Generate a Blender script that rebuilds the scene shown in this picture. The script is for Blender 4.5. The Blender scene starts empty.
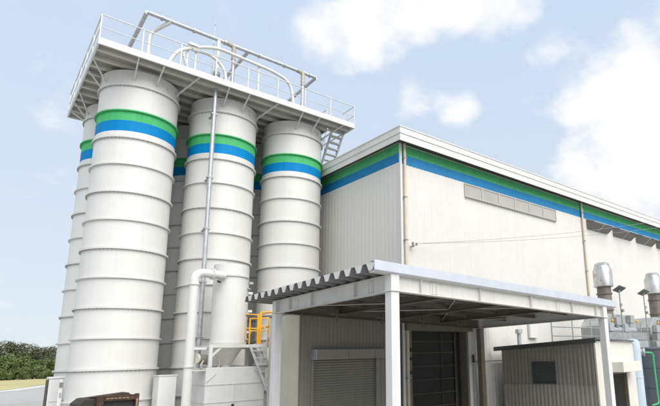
import bpy, math, random
from mathutils import Vector, Matrix
R = math.radians
sc = bpy.context.scene
col = sc.collection
random.seed(7)

# ------------------------------------------------------------------ camera
cam = bpy.data.cameras.new('camera')
camo = bpy.data.objects.new('camera', cam)
col.objects.link(camo)
sc.camera = camo
EYE = 2.7
W2C = Matrix(((0.73348278, -0.67900244, -0.03096296),
              (-0.11685041, -0.1708392, 0.97834552),
              (-0.66958868, -0.71398155, -0.20464933)))
camo.matrix_world = Matrix.Translation((0, 0, EYE)) @ W2C.transposed().to_4x4()
cam.sensor_fit = 'HORIZONTAL'
cam.sensor_width = 36.0
cam.lens = 505.46 / 660 * 36
cam.shift_x = -(440.84 - 330) / 660
cam.shift_y = (253.35 - 203) / 660
cam.clip_start = 0.1
cam.clip_end = 5000
sc.render.resolution_x, sc.render.resolution_y = 1024, 630

# ------------------------------------------------------------------ sky and sun
SUN = Vector((-0.04, -0.75, 0.86)).normalized()
world = bpy.data.worlds.new('World')
sc.world = world
world.use_nodes = True
nt = world.node_tree
N, L = nt.nodes, nt.links
for n in list(N):
    N.remove(n)
out = N.new('ShaderNodeOutputWorld')
bg = N.new('ShaderNodeBackground')
bg.inputs['Strength'].default_value = 0.066
L.new(bg.outputs[0], out.inputs[0])
sky = N.new('ShaderNodeTexSky')
sky.sky_type = 'NISHITA'
sky.sun_disc = False
sky.sun_elevation = math.asin(SUN.z)
sky.sun_rotation = math.atan2(SUN.x, SUN.y)
sky.air_density = 1.0
sky.dust_density = 1.5
sky.ozone_density = 1.0


def math_node(op, a=None, b=None, c=None):
    n = N.new('ShaderNodeMath')
    n.operation = op
    for i, v in enumerate((a, b, c)):
        if v is None:
            continue
        if isinstance(v, (int, float)):
            n.inputs[i].default_value = v
        else:
            L.new(v, n.inputs[i])
    return n.outputs[0]


tc = N.new('ShaderNodeTexCoord')
direction = tc.outputs['Generated']
sep = N.new('ShaderNodeSeparateXYZ')
L.new(direction, sep.inputs[0])
den = math_node('ADD', math_node('MAXIMUM', sep.outputs['Z'], 0.0), 0.35)
comb = N.new('ShaderNodeCombineXYZ')
L.new(math_node('DIVIDE', sep.outputs['X'], den), comb.inputs[0])
L.new(math_node('DIVIDE', sep.outputs['Y'], den), comb.inputs[1])
comb.inputs[2].default_value = 1.3
no = N.new('ShaderNodeTexNoise')
no.inputs['Scale'].default_value = 5.5
no.inputs['Detail'].default_value = 9
no.inputs['Roughness'].default_value = 0.58
no.inputs['Distortion'].default_value = 0.15
L.new(comb.outputs[0], no.inputs['Vector'])
# cumulus banks: soft centres in the sky, broken up by the noise
banks = [((0.50, 0.61, 0.62), 0.989, 0.9995, .55), ((0.425, 0.705, 0.575), 0.9955, 0.9995, .40),
         ((0.595, 0.49, 0.64), 0.992, 0.9995, .50), ((0.57, 0.655, 0.494), 0.9985, 0.9999, .34), ((0.635, 0.616, 0.466), 0.9985, 0.9999, .30),
         ((0.850, 0.390, 0.346), 0.980, 0.998, .58), ((0.741, 0.457, 0.492), 0.9945, 0.9994, .36),
         ((0.86, 0.25, 0.42), 0.976, 0.998, .56), ((-0.5, -0.6, 0.62), 0.90, 0.995, .58),
         ((0.3, -0.75, 0.6), 0.90, 0.995, .58), ((-0.8, 0.25, 0.55), 0.93, 0.995, .40),  # these and the one before: out of view, strengthened for whiter fill light
         ((0.18, 0.80, 0.60), 0.996, 0.9998, .14)]
acc = math_node('MULTIPLY_ADD', no.outputs['Fac'], 2.0, -0.52)
for c, lo, hi, amp in banks:
    c = Vector(c).normalized()
    d = N.new('ShaderNodeVectorMath')
    d.operation = 'DOT_PRODUCT'
    L.new(direction, d.inputs[0])
    d.inputs[1].default_value = c
    m = N.new('ShaderNodeMapRange')
    m.interpolation_type = 'SMOOTHSTEP'
    m.inputs['From Min'].default_value = lo
    m.inputs['From Max'].default_value = hi
    m.inputs['To Max'].default_value = amp
    L.new(d.outputs['Value'], m.inputs['Value'])
    acc = math_node('ADD', acc, m.outputs[0])
cl = N.new('ShaderNodeMapRange')
cl.interpolation_type = 'SMOOTHSTEP'
cl.inputs['From Min'].default_value = 0.62
cl.inputs['From Max'].default_value = 1.20
L.new(acc, cl.inputs['Value'])
hz = N.new('ShaderNodeMixRGB')
hz.inputs[0].default_value = 0.88
grad = N.new('ShaderNodeMapRange')
grad.inputs['From Min'].default_value = 0.0
grad.inputs['From Max'].default_value = 0.6
L.new(sep.outputs['Z'], grad.inputs['Value'])
air = N.new('ShaderNodeMixRGB')
air.inputs[1].default_value = (4.35, 4.7, 5.05, 1)
air.inputs[2].default_value = (3.75, 4.48, 5.5, 1)
L.new(grad.outputs[0], air.inputs[0])
L.new(air.outputs[0], hz.inputs[2])
L.new(sky.outputs[0], hz.inputs[1])
cm = N.new('ShaderNodeMixRGB')
L.new(cl.outputs[0], cm.inputs[0])
L.new(hz.outputs[0], cm.inputs[1])
cm.inputs[2].default_value = (5.75, 5.77, 5.8, 1)
L.new(cm.outputs[0], bg.inputs['Color'])

sl = bpy.data.lights.new('sun', 'SUN')
sl.energy = 1.5
sl.angle = R(60)
sl.color = (1, 0.955, 0.89)
slo = bpy.data.objects.new('sun', sl)
col.objects.link(slo)
slo.rotation_euler = SUN.to_track_quat('Z', 'Y').to_euler()

sc.view_settings.view_transform = 'Standard'
sc.view_settings.look = 'None'
sc.view_settings.gamma = 1
sc.view_settings.exposure = 1.41
sc.render.engine = 'CYCLES'


# ------------------------------------------------------------------ materials
def mat(name, colr, rough=0.5, metal=0.0, var=0.08, scale=2.0, streak=0.0, bump=0.0, bscale=30.0,
        spots=None, tint=0.0, spec=0.5):
    m = bpy.data.materials.new(name)
    m.use_nodes = True
    t = m.node_tree
    b = t.nodes['Principled BSDF']
    b.inputs['Roughness'].default_value = rough
    b.inputs['Metallic'].default_value = metal
    b.inputs['Specular IOR Level'].default_value = spec
    co = t.nodes.new('ShaderNodeTexCoord')
    cur = None

    def mixmul(fac_socket, lo, hi, cur):
        r = t.nodes.new('ShaderNodeMapRange')
        r.inputs['From Min'].default_value = 0.3
        r.inputs['From Max'].default_value = 0.7
        r.inputs['To Min'].default_value = lo
        r.inputs['To Max'].default_value = hi
        t.links.new(fac_socket, r.inputs['Value'])
        mx = t.nodes.new('ShaderNodeMixRGB')
        mx.blend_type = 'MULTIPLY'
        mx.inputs[0].default_value = 1
        if cur is None:
            mx.inputs[1].default_value = (*colr, 1)
        else:
            t.links.new(cur, mx.inputs[1])
        t.links.new(r.outputs[0], mx.inputs[2])
        return mx.outputs[0]
    n1 = t.nodes.new('ShaderNodeTexNoise')
    n1.inputs['Scale'].default_value = scale
    n1.inputs['Detail'].default_value = 6
    n1.inputs['Roughness'].default_value = 0.6
    t.links.new(co.outputs['Object'], n1.inputs['Vector'])
    cur = mixmul(n1.outputs['Fac'], 1 - var, 1 + var * 0.5, cur)
    if streak:
        mp = t.nodes.new('ShaderNodeMapping')
        mp.inputs['Scale'].default_value = (5, 5, 0.22)
        t.links.new(co.outputs['Object'], mp.inputs['Vector'])
        n2 = t.nodes.new('ShaderNodeTexNoise')
        n2.inputs['Scale'].default_value = 1.6
        n2.inputs['Detail'].default_value = 7
        n2.inputs['Roughness'].default_value = 0.65
        t.links.new(mp.outputs[0], n2.inputs['Vector'])
        cur = mixmul(n2.outputs['Fac'], 1 - streak, 1.0, cur)
    if tint:
        oi = t.nodes.new('ShaderNodeObjectInfo')
        r = t.nodes.new('ShaderNodeMapRange')
        r.inputs['To Min'].default_value = 1 - tint
        t.links.new(oi.outputs['Random'], r.inputs['Value'])
        mx = t.nodes.new('ShaderNodeMixRGB')
        mx.blend_type = 'MULTIPLY'
        mx.inputs[0].default_value = 1
        t.links.new(cur, mx.inputs[1])
        t.links.new(r.outputs[0], mx.inputs[2])
        cur = mx.outputs[0]
    if spots:
        n3 = t.nodes.new('ShaderNodeTexNoise')
        n3.inputs['Scale'].default_value = spots[1]
        n3.inputs['Detail'].default_value = 8
        n3.inputs['Roughness'].default_value = 0.7
        t.links.new(co.outputs['Object'], n3.inputs['Vector'])
        r = t.nodes.new('ShaderNodeMapRange')
        r.inputs['From Min'].default_value = spots[2]
        r.inputs['From Max'].default_value = spots[2] + 0.08
        t.links.new(n3.outputs['Fac'], r.inputs['Value'])
        mx = t.nodes.new('ShaderNodeMixRGB')
        t.links.new(r.outputs[0], mx.inputs[0])
        t.links.new(cur, mx.inputs[1])
        mx.inputs[2].default_value = (*spots[0], 1)
        cur = mx.outputs[0]
    t.links.new(cur, b.inputs['Base Color'])
    if bump:
        n4 = t.nodes.new('ShaderNodeTexNoise')
        n4.inputs['Scale'].default_value = bscale
        n4.inputs['Detail'].default_value = 5
        t.links.new(co.outputs['Object'], n4.inputs['Vector'])
        bp = t.nodes.new('ShaderNodeBump')
        bp.inputs['Strength'].default_value = bump
        bp.inputs['Distance'].default_value = 0.02
        t.links.new(n4.outputs['Fac'], bp.inputs['Height'])
        t.links.new(bp.outputs[0], b.inputs['Normal'])
    return m


M = {}
M['silo'] = mat('silo_white_paint', (0.70, 0.693, 0.665), 0.42, 0, 0.05, 0.8, 0.055, 0.10, 2.0, tint=0.03)
M['flange'] = mat('flange_paint', (0.66, 0.65, 0.62), 0.45, 0, 0.06, 3, 0.08)
M['green'] = mat('green_band', (0.085, 0.50, 0.18), 0.6, 0, 0.10, 1.5, 0.12, tint=0.06, spec=0.15)
M['blue'] = mat('blue_band', (0.0, 0.235, 0.57), 0.6, 0, 0.10, 1.5, 0.12, tint=0.06, spec=0.15)
M['wall_green'] = mat('green_cladding', (0.085, 0.48, 0.18), 0.65, 0, 0.12, 2.5, 0.15)
M['wall_blue'] = mat('blue_cladding', (0.005, 0.215, 0.48), 0.65, 0, 0.12, 2.5, 0.15)
M['wall'] = mat('cream_cladding', (0.69, 0.675, 0.635), 0.55, 0, 0.04, 0.5, 0.06)
M['annex'] = mat('annex_cladding', (0.28, 0.258, 0.21), 0.6, 0, 0.08, 0.9, 0.15)  # front wall darkened, holds the shade under the canopy in its colour
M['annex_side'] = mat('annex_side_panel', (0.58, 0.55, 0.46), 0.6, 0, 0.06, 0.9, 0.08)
M['trim'] = mat('white_fascia', (0.70, 0.695, 0.67), 0.45, 0, 0.06, 1.0, 0.06)
M['steel_white'] = mat('white_steel_paint', (0.69, 0.69, 0.67), 0.42, 0, 0.06, 2.0, 0.10)
M['purlin_pale'] = mat('deck_underside', (0.36, 0.34, 0.30), 0.65, 0, 0.15, 3.0)
M['platform'] = mat('platform_paint', (0.62, 0.60, 0.55), 0.55, 0, 0.12, 2.0, 0.10)
M['stair'] = mat('stair_aluminium', (0.66, 0.66, 0.65), 0.45, 0.2, 0.15, 4.0)
M['galv'] = mat('galvanised_steel', (0.50, 0.52, 0.54), 0.42, 0.55, 0.20, 6.0)
M['galv_dark'] = mat('weathered_galvanised', (0.40, 0.41, 0.41), 0.5, 0.5, 0.25, 5.0)
M['flashing'] = mat('zinc_flashing', (0.62, 0.645, 0.69), 0.38, 0.35, 0.10, 2.0)
M['wear'] = mat('worn_elbow', (0.46, 0.42, 0.36), 0.7, 0.2, 0.35, 7.0)
M['soffit'] = mat('soffit_eave_shadow', (0.075, 0.062, 0.05), 0.7, 0, 0.15, 2.0)  # eave shadow painted into the soffit as a very dark brown
M['soffit'] = mat('soffit_eave_shadow', (0.075, 0.062, 0.05), 0.7, 0, 0.15, 2.0)
M['roofsheet'] = mat('roof_sheet', (0.22, 0.22, 0.215), 0.5, 0.3, 0.12, 2.0)
M['canopy_beam'] = mat('canopy_beam_paint', (0.66, 0.65, 0.61), 0.5, 0, 0.08, 2.0, 0.12, spots=((0.25, 0.13, 0.06), 9, 0.70))
M['canopy_post'] = mat('canopy_post_paint', (0.68, 0.68, 0.67), 0.45, 0, 0.05, 2.0, 0.08)
M['purlin'] = mat('purlin_dark_brown', (0.15, 0.125, 0.095), 0.65, 0, 0.2, 4.0)  # dark brown for the purlins, hangers and rear beam
M['shutter'] = mat('shutter_slats', (0.25, 0.235, 0.195), 0.5, 0.1, 0.08, 2.0, 0.10)  # slats and box also coloured darker for the canopy shade
M['shutter_box'] = mat('shutter_box', (0.23, 0.215, 0.18), 0.5, 0.1, 0.08, 2.0)
M['dark_door'] = mat('dark_door', (0.020, 0.018, 0.014), 0.6, 0, 0.2, 3.0)
M['door_frame'] = mat('door_frame', (0.20, 0.175, 0.135), 0.6, 0, 0.15, 3.0, 0.15)  # also colours the rear right canopy post, where it paints shade
M['rail_dark'] = mat('door_rib', (0.075, 0.062, 0.045), 0.6, 0, 0.2, 3.0)
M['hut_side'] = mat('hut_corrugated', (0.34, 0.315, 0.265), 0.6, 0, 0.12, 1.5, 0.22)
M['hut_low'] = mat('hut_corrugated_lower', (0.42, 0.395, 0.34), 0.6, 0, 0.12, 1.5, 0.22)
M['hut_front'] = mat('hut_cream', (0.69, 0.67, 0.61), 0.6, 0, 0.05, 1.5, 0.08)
M['hut_trim'] = mat('hut_dark_trim', (0.08, 0.085, 0.08), 0.5, 0, 0.15, 3.0)
M['hut_window'] = mat('hut_window_glass', (0.095, 0.11, 0.108), 0.12, 0, 0.1, 2.0)
M['pane'] = mat('frosted_pane', (0.46, 0.44, 0.40), 0.25, 0, 0.08, 1.0, 0.06, tint=0.06)
M['wframe'] = mat('aluminium_frame', (0.50, 0.485, 0.45), 0.45, 0.3, 0.06, 3.0)
M['downpipe'] = mat('cream_downpipe', (0.66, 0.58, 0.44), 0.5, 0, 0.12, 4.0, 0.15)
M['hood'] = mat('vent_hood', (0.19, 0.18, 0.165), 0.6, 0.1, 0.10, 2.0, 0.10)  # cheeks and louvres set dark, their shade is in the colour
M['hood_top'] = mat('vent_hood_cap', (0.70, 0.69, 0.66), 0.5, 0.1, 0.10, 2.0)
M['cap'] = mat('stack_cap_steel', (0.70, 0.70, 0.69), 0.35, 0.75, 0.22, 3.0, 0.30, spots=((0.42, 0.26, 0.13), 2.2, 0.56))
M['flue'] = mat('flue_weathered', (0.27, 0.235, 0.205), 0.7, 0.3, 0.25, 3.0, 0.40)
M['machine'] = mat('machine_grey', (0.42, 0.43, 0.42), 0.55, 0.1, 0.18, 2.5, 0.25, spots=((0.25, 0.17, 0.10), 5, 0.72))
M['slate'] = mat('slate_blue_tank', (0.155, 0.18, 0.21), 0.5, 0.1, 0.10, 1.5, 0.25)
M['paleblue'] = mat('pale_blue_tank', (0.50, 0.59, 0.68), 0.42, 0, 0.06, 2.0, 0.12)
M['greenpipe'] = mat('green_pipe', (0.06, 0.42, 0.17), 0.5, 0, 0.08, 4.0)
M['yellow'] = mat('yellow_safety_paint', (0.85, 0.43, 0.02), 0.45, 0, 0.10, 5.0)
M['rust'] = mat('rusted_steel', (0.060, 0.036, 0.024), 0.85, 0.1, 0.5, 5.0, bump=0.5, bscale=40, spots=((0.15, 0.06, 0.025), 14, 0.56))
M['rust_dark'] = mat('dark_rusted_steel', (0.045, 0.038, 0.030), 0.85, 0.1, 0.4, 6.0, bump=0.4, bscale=40)
M['bolt'] = mat('pale_bolts', (0.30, 0.22, 0.14), 0.6, 0.3, 0.3, 9.0)
M['black'] = mat('plain_black', (0.02, 0.02, 0.02), 0.5, 0, 0.1, 3.0)
M['solar'] = mat('solar_panel', (0.16, 0.17, 0.17), 0.35, 0.2, 0.1, 2.0)
M['concrete'] = mat('concrete_yard', (0.36, 0.35, 0.33), 0.85, 0, 0.14, 0.35, bump=0.25, bscale=25, spots=((0.27, 0.265, 0.25), 0.5, 0.62))
M['kerb'] = mat('concrete_kerb', (0.56, 0.55, 0.53), 0.85, 0, 0.10, 2.0)
M['asphalt'] = mat('worn_road', (0.38, 0.375, 0.36), 0.9, 0, 0.15, 0.6, bump=0.3, bscale=40)
M['field'] = mat('dry_grass', (0.46, 0.41, 0.19), 0.95, 0, 0.35, 0.12, bump=0.6, bscale=2, spots=((0.34, 0.33, 0.10), 0.09, 0.56))
M['bark'] = mat('bark', (0.07, 0.05, 0.035), 0.9, 0, 0.3, 4.0)
M['wire'] = mat('cable_sheath', (0.30, 0.30, 0.30), 0.7, 0, 0.05, 3.0)
M['white_cab'] = mat('cabinet_white', (0.72, 0.72, 0.71), 0.45, 0, 0.05, 2.0, 0.06)


def leafmat(name, a, b):
    m = mat(name, a, 0.75, 0, 0.35, 0.35, tint=0.18, spec=0.2)
    t = m.node_tree
    p = t.nodes['Principled BSDF']
    p.inputs['Subsurface Weight'].default_value = 0.0
    src = p.inputs['Base Color'].links[0].from_socket
    n = t.nodes.new('ShaderNodeTexNoise')
    n.inputs['Scale'].default_value = 0.55
    n.inputs['Detail'].default_value = 3
    co = t.nodes.new('ShaderNodeTexCoord')
    t.links.new(co.outputs['Object'], n.inputs['Vector'])
    r = t.nodes.new('ShaderNodeMapRange')
    r.inputs['From Min'].default_value = 0.42
    r.inputs['From Max'].default_value = 0.60
    t.links.new(n.outputs['Fac'], r.inputs['Value'])
    mx = t.nodes.new('ShaderNodeMixRGB')
    t.links.new(r.outputs[0], mx.inputs[0])
    t.links.new(src, mx.inputs[1])
    mx.inputs[2].default_value = (*b, 1)
    t.links.new(mx.outputs[0], p.inputs['Base Color'])
    return m


M['leaf_a'] = leafmat('leaves_mid_green', (0.10, 0.145, 0.045), (0.165, 0.20, 0.075))
M['leaf_b'] = leafmat('leaves_dark_green', (0.095, 0.11, 0.06), (0.135, 0.145, 0.085))


# ------------------------------------------------------------------ mesh builder
class MB:
    def __init__(s):
        s.v, s.f = [], []

    def add(s, vs, fs):
        o = len(s.v)
        s.v += [tuple(p) for p in vs]
        s.f += [tuple(i + o for i in q) for q in fs]
        return s

    def box(s, x0, x1, y0, y1, z0, z1):
        vs = [(x, y, z) for z in (z0, z1) for y in (y0, y1) for x in (x0, x1)]
        return s.add(vs, [(0, 2, 3, 1), (4, 5, 7, 6), (0, 1, 5, 4), (2, 6, 7, 3), (0, 4, 6, 2), (1, 3, 7, 5)])

    def beam(s, a, b, w, h, up=(0, 0, 1)):
        a, b = Vector(a), Vector(b)
        d = (b - a).normalized()
        u = Vector(up)
        if abs(d.dot(u)) > 0.99:
            u = Vector((0, 1, 0))
        sd = d.cross(u).normalized()
        u = sd.cross(d)
        vs = []
        for p in (a, b):
            for i, j in ((-1, -1), (1, -1), (1, 1), (-1, 1)):
                vs.append(p + sd * (i * w / 2) + u * (j * h / 2))
        return s.add(vs, [(0, 1, 2, 3), (7, 6, 5, 4), (0, 4, 5, 1), (1, 5, 6, 2), (2, 6, 7, 3), (3, 7, 4, 0)])

    def tube(s, pts, r, n=10, cap=True):
        pts = [Vector(p) for p in pts]
        rs = r if isinstance(r, (list, tuple)) else [r] * len(pts)
        d0 = (pts[1] - pts[0]).normalized()
        u = Vector((0, 0, 1)) if abs(d0.z) < 0.9 else Vector((0, 1, 0))
        u = (u - d0 * u.dot(d0)).normalized()
        vs, fs = [], []
        for i, p in enumerate(pts):
            if i == 0:
                d = d0
            elif i == len(pts) - 1:
                d = (pts[i] - pts[i - 1]).normalized()
            else:
                d = ((pts[i] - pts[i - 1]).normalized() + (pts[i + 1] - pts[i]).normalized()).normalized()
            u = (u - d * u.dot(d)).normalized()
            w = d.cross(u)
            for k in range(n):
                a = 2 * math.pi * k / n
                vs.append(p + (u * math.cos(a) + w * math.sin(a)) * rs[i])
        for i in range(len(pts) - 1):
            for k in range(n):
                k2 = (k + 1) % n
                fs.append((i * n + k, i * n + k2, (i + 1) * n + k2, (i + 1) * n + k))
        if cap:
            fs.append(tuple(range(n - 1, -1, -1)))
            fs.append(tuple((len(pts) - 1) * n + k for k in range(n)))
        return s.add(vs, fs)

    def lathe(s, prof, cx=0, cy=0, n=48, cap=True):
        vs, fs = [], []
        for r, z in prof:
            for k in range(n):
                a = 2 * math.pi * k / n
                vs.append((cx + r * math.cos(a), cy + r * math.sin(a), z))
        m = len(prof)
        for i in range(m - 1):
            for k in range(n):
                k2 = (k + 1) % n
                fs.append((i * n + k, i * n + k2, (i + 1) * n + k2, (i + 1) * n + k))
        if cap:
            fs.append(tuple(range(n - 1, -1, -1)))
            fs.append(tuple((m - 1) * n + k for k in range(n)))
        return s.add(vs, fs)

    def prism(s, poly, vec):
        """polygon of 3-D points pushed along vec"""
        n = len(poly)
        vec = Vector(vec)
        vs = [Vector(p) for p in poly] + [Vector(p) + vec for p in poly]
        fs = [tuple(range(n)), tuple(range(2 * n - 1, n - 1, -1))]
        fs += [(i, i + n, (i + 1) % n + n, (i + 1) % n) for i in range(n)]
        return s.add(vs, fs)

    def corrugated(s, o, u, nrm, length, zlo, zhi, pitch=0.22, depth=0.015, duty=0.5, slope=0.12):
        """standing ribbed sheet from o along u; zlo / zhi are numbers or functions of the distance"""
        o, u, nrm = Vector(o), Vector(u), Vector(nrm)
        pr, t = [], 0.0
        sl = slope * pitch
        while t < length - 1e-6:
            for dt, h in ((0, 0), (pitch * (1 - duty) - sl, 0), (pitch * (1 - duty), 1), (pitch - sl, 1)):
                if t + dt <= length:
                    pr.append((t + dt, h))
            t += pitch
        pr.append((length, 0))
        vs, fs = [], []
        for d, h in pr:
            a = zlo(d) if callable(zlo) else zlo
            b = zhi(d) if callable(zhi) else zhi
            p = o + u * d + nrm * (h * depth)
            vs += [(p.x, p.y, a), (p.x, p.y, b)]
        for i in range(len(pr) - 1):
            fs.append((2 * i, 2 * i + 2, 2 * i + 3, 2 * i + 1))
        return s.add(vs, fs)

    def build(s, name, m, parent=None, smooth=False, bevel=0.0, angle=35):
        me = bpy.data.meshes.new(name)
        me.from_pydata(s.v, [], s.f)
        me.materials.append(M[m])
        me.update()
        ob = bpy.data.objects.new(name, me)
        col.objects.link(ob)
        if smooth:
            me.polygons.foreach_set('use_smooth', [True] * len(me.polygons))
            try:
                me.set_sharp_from_angle(angle=R(angle))
            except Exception:
                pass
        if bevel:
            b = ob.modifiers.new('bevel', 'BEVEL')
            b.width = bevel
            b.segments = 2
            b.limit_method = 'ANGLE'
        if parent:
            ob.parent = parent
            root = parent
            off = Vector(parent.location)
            while root.parent:
                root = root.parent
            if parent.type == 'EMPTY':
                ob.matrix_parent_inverse = Matrix.Translation(-off)
        return ob


def tag(o, label=None, cat=None, group=None, kind=None):
    if label:
        o['label'] = label
    if cat:
        o['category'] = cat
    if group:
        o['group'] = group
    if kind:
        o['kind'] = kind
    return o


def thing(name, loc, label, cat, group=None):
    e = bpy.data.objects.new(name, None)
    e.empty_display_size = 0.3
    col.objects.link(e)
    e.location = loc
    return tag(e, label, cat, group)


def copy_tree(o, parent=None):
    c = o.copy()
    col.objects.link(c)
    if parent:
        c.parent = parent
        c.matrix_parent_inverse = o.matrix_parent_inverse.copy()
    for ch in list(o.children):
        copy_tree(ch, c)
    return c


def fillet(pts, r, n=6):
    """polyline with rounded corners"""
    pts = [Vector(p) for p in pts]
    res = [pts[0]]
    for i in range(1, len(pts) - 1):
        a, b, c = pts[i - 1], pts[i], pts[i + 1]
        d1, d2 = (a - b), (c - b)
        rr = min(r, d1.length * 0.49, d2.length * 0.49)
        p1, p2 = b + d1.normalized() * rr, b + d2.normalized() * rr
        for k in range(n + 1):
            t = k / n
            res.append(p1 * (1 - t) ** 2 + b * 2 * t * (1 - t) + p2 * t * t)
    res.append(pts[-1])
    return res


# ------------------------------------------------------------------ ground, road, field
tag(MB().add([(-3000, -2500, 0), (3000, -2500, 0), (3000, 4000, 0), (-3000, 4000, 0)], [(0, 1, 2, 3)])
    .build('ground', 'concrete'), kind='structure')
edge = [(-500, 60), (-60, 74), (-12, 88), (4.8, 105), (13.1, 134), (24, 168), (45, 196), (90, 215), (500, 260)]


def strip(pa, pb, z0, name, m):
    """ground sheet between two polylines of equal length"""
    n = len(pa)
    vs = [(x, y, z0) for x, y in pa] + [(x, y, z0) for x, y in pb]
    return tag(MB().add(vs, [(i, i + 1, i + 1 + n, i + n) for i in range(n - 1)]).build(name, m), kind='structure')


strip([(x + 11, y - 34) for x, y in edge], [(x + 1.9, y - 4.6) for x, y in edge], .004, 'road', 'asphalt')
strip([(x + 1.9, y - 4.6) for x, y in edge], edge, .03, 'kerb', 'kerb')
strip(edge, [(-500, 900), (-200, 900), (-60, 900), (0, 900), (60, 900), (120, 900), (200, 900), (300, 900), (700, 900)], .06, 'grass_field', 'field')

# ------------------------------------------------------------------ trees beyond the field


def crown_mesh(name, rx, rz, n, leaf, m, seed, lobes=16):
    rnd = random.Random(seed)
    cs = []
    for i in range(lobes):
        a = rnd.uniform(0, 6.283)
        q = rnd.uniform(0.15, 0.72)
        zz = rnd.uniform(-0.55, 0.68)
        cs.append((math.cos(a) * q * rx, math.sin(a) * q * rx, zz * rz, rnd.uniform(0.26, 0.46)))
    vs, fs = [], []
    for i in range(n):
        cx, cy, cz, cr = rnd.choice(cs)
        d = Vector((rnd.gauss(0, 1), rnd.gauss(0, 1), rnd.gauss(0, 1))).normalized()
        rr = cr * rnd.uniform(0.72, 1.06)
        p = Vector((cx + d.x * rr * rx, cy + d.y * rr * rx, cz + d.z * rr * rz))
        nrm = (d + Vector((rnd.gauss(0, .5), rnd.gauss(0, .5), rnd.gauss(0, .5) + .3))).normalized()
        u = nrm.orthogonal().normalized()
        w = nrm.cross(u)
        a = rnd.uniform(0, 6.28)
        u, w = u * math.cos(a) + w * math.sin(a), w * math.cos(a) - u * math.sin(a)
        sz = leaf * rnd.uniform(0.6, 1.3)
        o = len(vs)
        vs += [p - u * sz, p + w * sz * .6, p + u * sz, p - w * sz * .6]
        fs.append((o, o + 1, o + 2, o + 3))
    me = bpy.data.meshes.new(name)
    me.from_pydata([tuple(v) for v in vs], [], fs)
    me.materials.append(M[m])
    return me


def tree_proto(seed, m, rx, rz, hz):
    e = bpy.data.objects.new('broadleaf_tree', None)
    rnd = random.Random(seed)
    t = MB()
    t.tube([(0, 0, 0), (.1, .05, hz * .4), (0, .1, hz * .75), (.1, 0, hz + rz * .3)], [.34, .28, .2, .07], 8)
    for k in range(6):
        a = k * 1.05 + rnd.random()
        z0 = hz * rnd.uniform(.45, .9)
        t.tube([(0, .05, z0), (math.cos(a) * rx * .35, math.sin(a) * rx * .35, z0 + rz * .25),
                (math.cos(a) * rx * .65, math.sin(a) * rx * .65, z0 + rz * .4)], [.14, .09, .03], 6)
    tr = t.build('trunk', 'bark', None)
    tr.parent = e
    me = crown_mesh('crown', rx, rz, 6500, 0.30, m, seed, 22)
    c = bpy.data.objects.new('crown', me)
    col.objects.link(c)
    c.parent = e
    c.location = (0, 0, hz)
    return e


protos = [tree_proto(11, 'leaf_a', 4.9, 4.6, 3.9), tree_proto(12, 'leaf_a', 4.4, 4.4, 3.7),
          tree_proto(13, 'leaf_b', 5.4, 6.2, 6.6), tree_proto(14, 'leaf_b', 4.9, 6.4, 6.8)]
front = [(-10, 252, 0, 1.0), (-3.5, 249, 1, 1.05), (3.0, 251, 0, 1.0), (9.0, 248, 1, 1.04), (14.8, 250, 0, 1.12),
         (20.4, 252, 1, 1.0), (26.0, 250, 0, 0.95), (32, 251, 1, 1.0), (38, 250, 0, 1.0)]
back = [(-14, 268, 2, 1.05), (-7.5, 272, 3, 1.12), (-1.5, 266, 2, 1.16), (4.2, 270, 3, 1.14), (9.8, 267, 2, 1.18),
        (15.4, 271, 3, 1.14), (21.0, 268, 2, 1.06), (26.5, 270, 3, 1.0), (32, 269, 2, 0.98)]
edge_row = [(-16, 243, 1, .62), (-8, 244, 0, .55), (-1, 243, 1, .58), (5.6, 244, 0, .52), (11.6, 243, 1, .56), (17.4, 244, 0, .55), (23.2, 243, 1, .52), (29, 244, 0, .5)]
where = ('outside the left edge', 'at the left edge', 'left end', 'left of centre', 'centre', 'right of centre', 'right end',
         'next to the silos', 'behind the silos')
used = set()
for row, tone, items in (('front row', 'rounded mid-green tree', front), ('back row', 'taller dark green tree', back), ('low edge row', 'small bushy green tree', edge_row)):
    for i, (x, y, k, s_) in enumerate(items):
        src = protos[k]
        if k in used:
            o = copy_tree(src)
        else:
            o = src
            col.objects.link(o)
            used.add(k)
        o.location = (x, y, 0)
        o.scale = (s_, s_, s_)
        o.rotation_euler = (0, 0, i * 1.7 + len(row))
        tag(o, f'{tone} beyond the field, {row}, {where[i]}', 'tree', 'trees beyond the field')

# ------------------------------------------------------------------ silos
RING0, STEP = 2.70, 1.095
RB, RF = 1.425, 1.5
SILO_TOP = 14.30


def flange(name, z, m, parent, bolts):
    h = 0.034 if bolts else 0.024
    fo = MB().lathe([(RB - .02, z - h), (RF, z - h), (RF, z + h), (RB - .02, z + h), (RB - .02, z - h)], n=72, cap=False) \
        .build(name, m, parent, smooth=True, angle=30)
    if bolts:
        b = MB()
        nb = 64
        for k in range(nb):
            a = 2 * math.pi * k / nb
            c = Vector((math.cos(a), math.sin(a), 0))
            p = c * (RB + .042)
            b.beam(p + Vector((0, 0, z - h - .036)), p + Vector((0, 0, z - h + .004)), .03, .03, c)
        tag(b.build('flange_bolts', 'galv_dark', fo), kind='stuff')
    return fo


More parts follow.
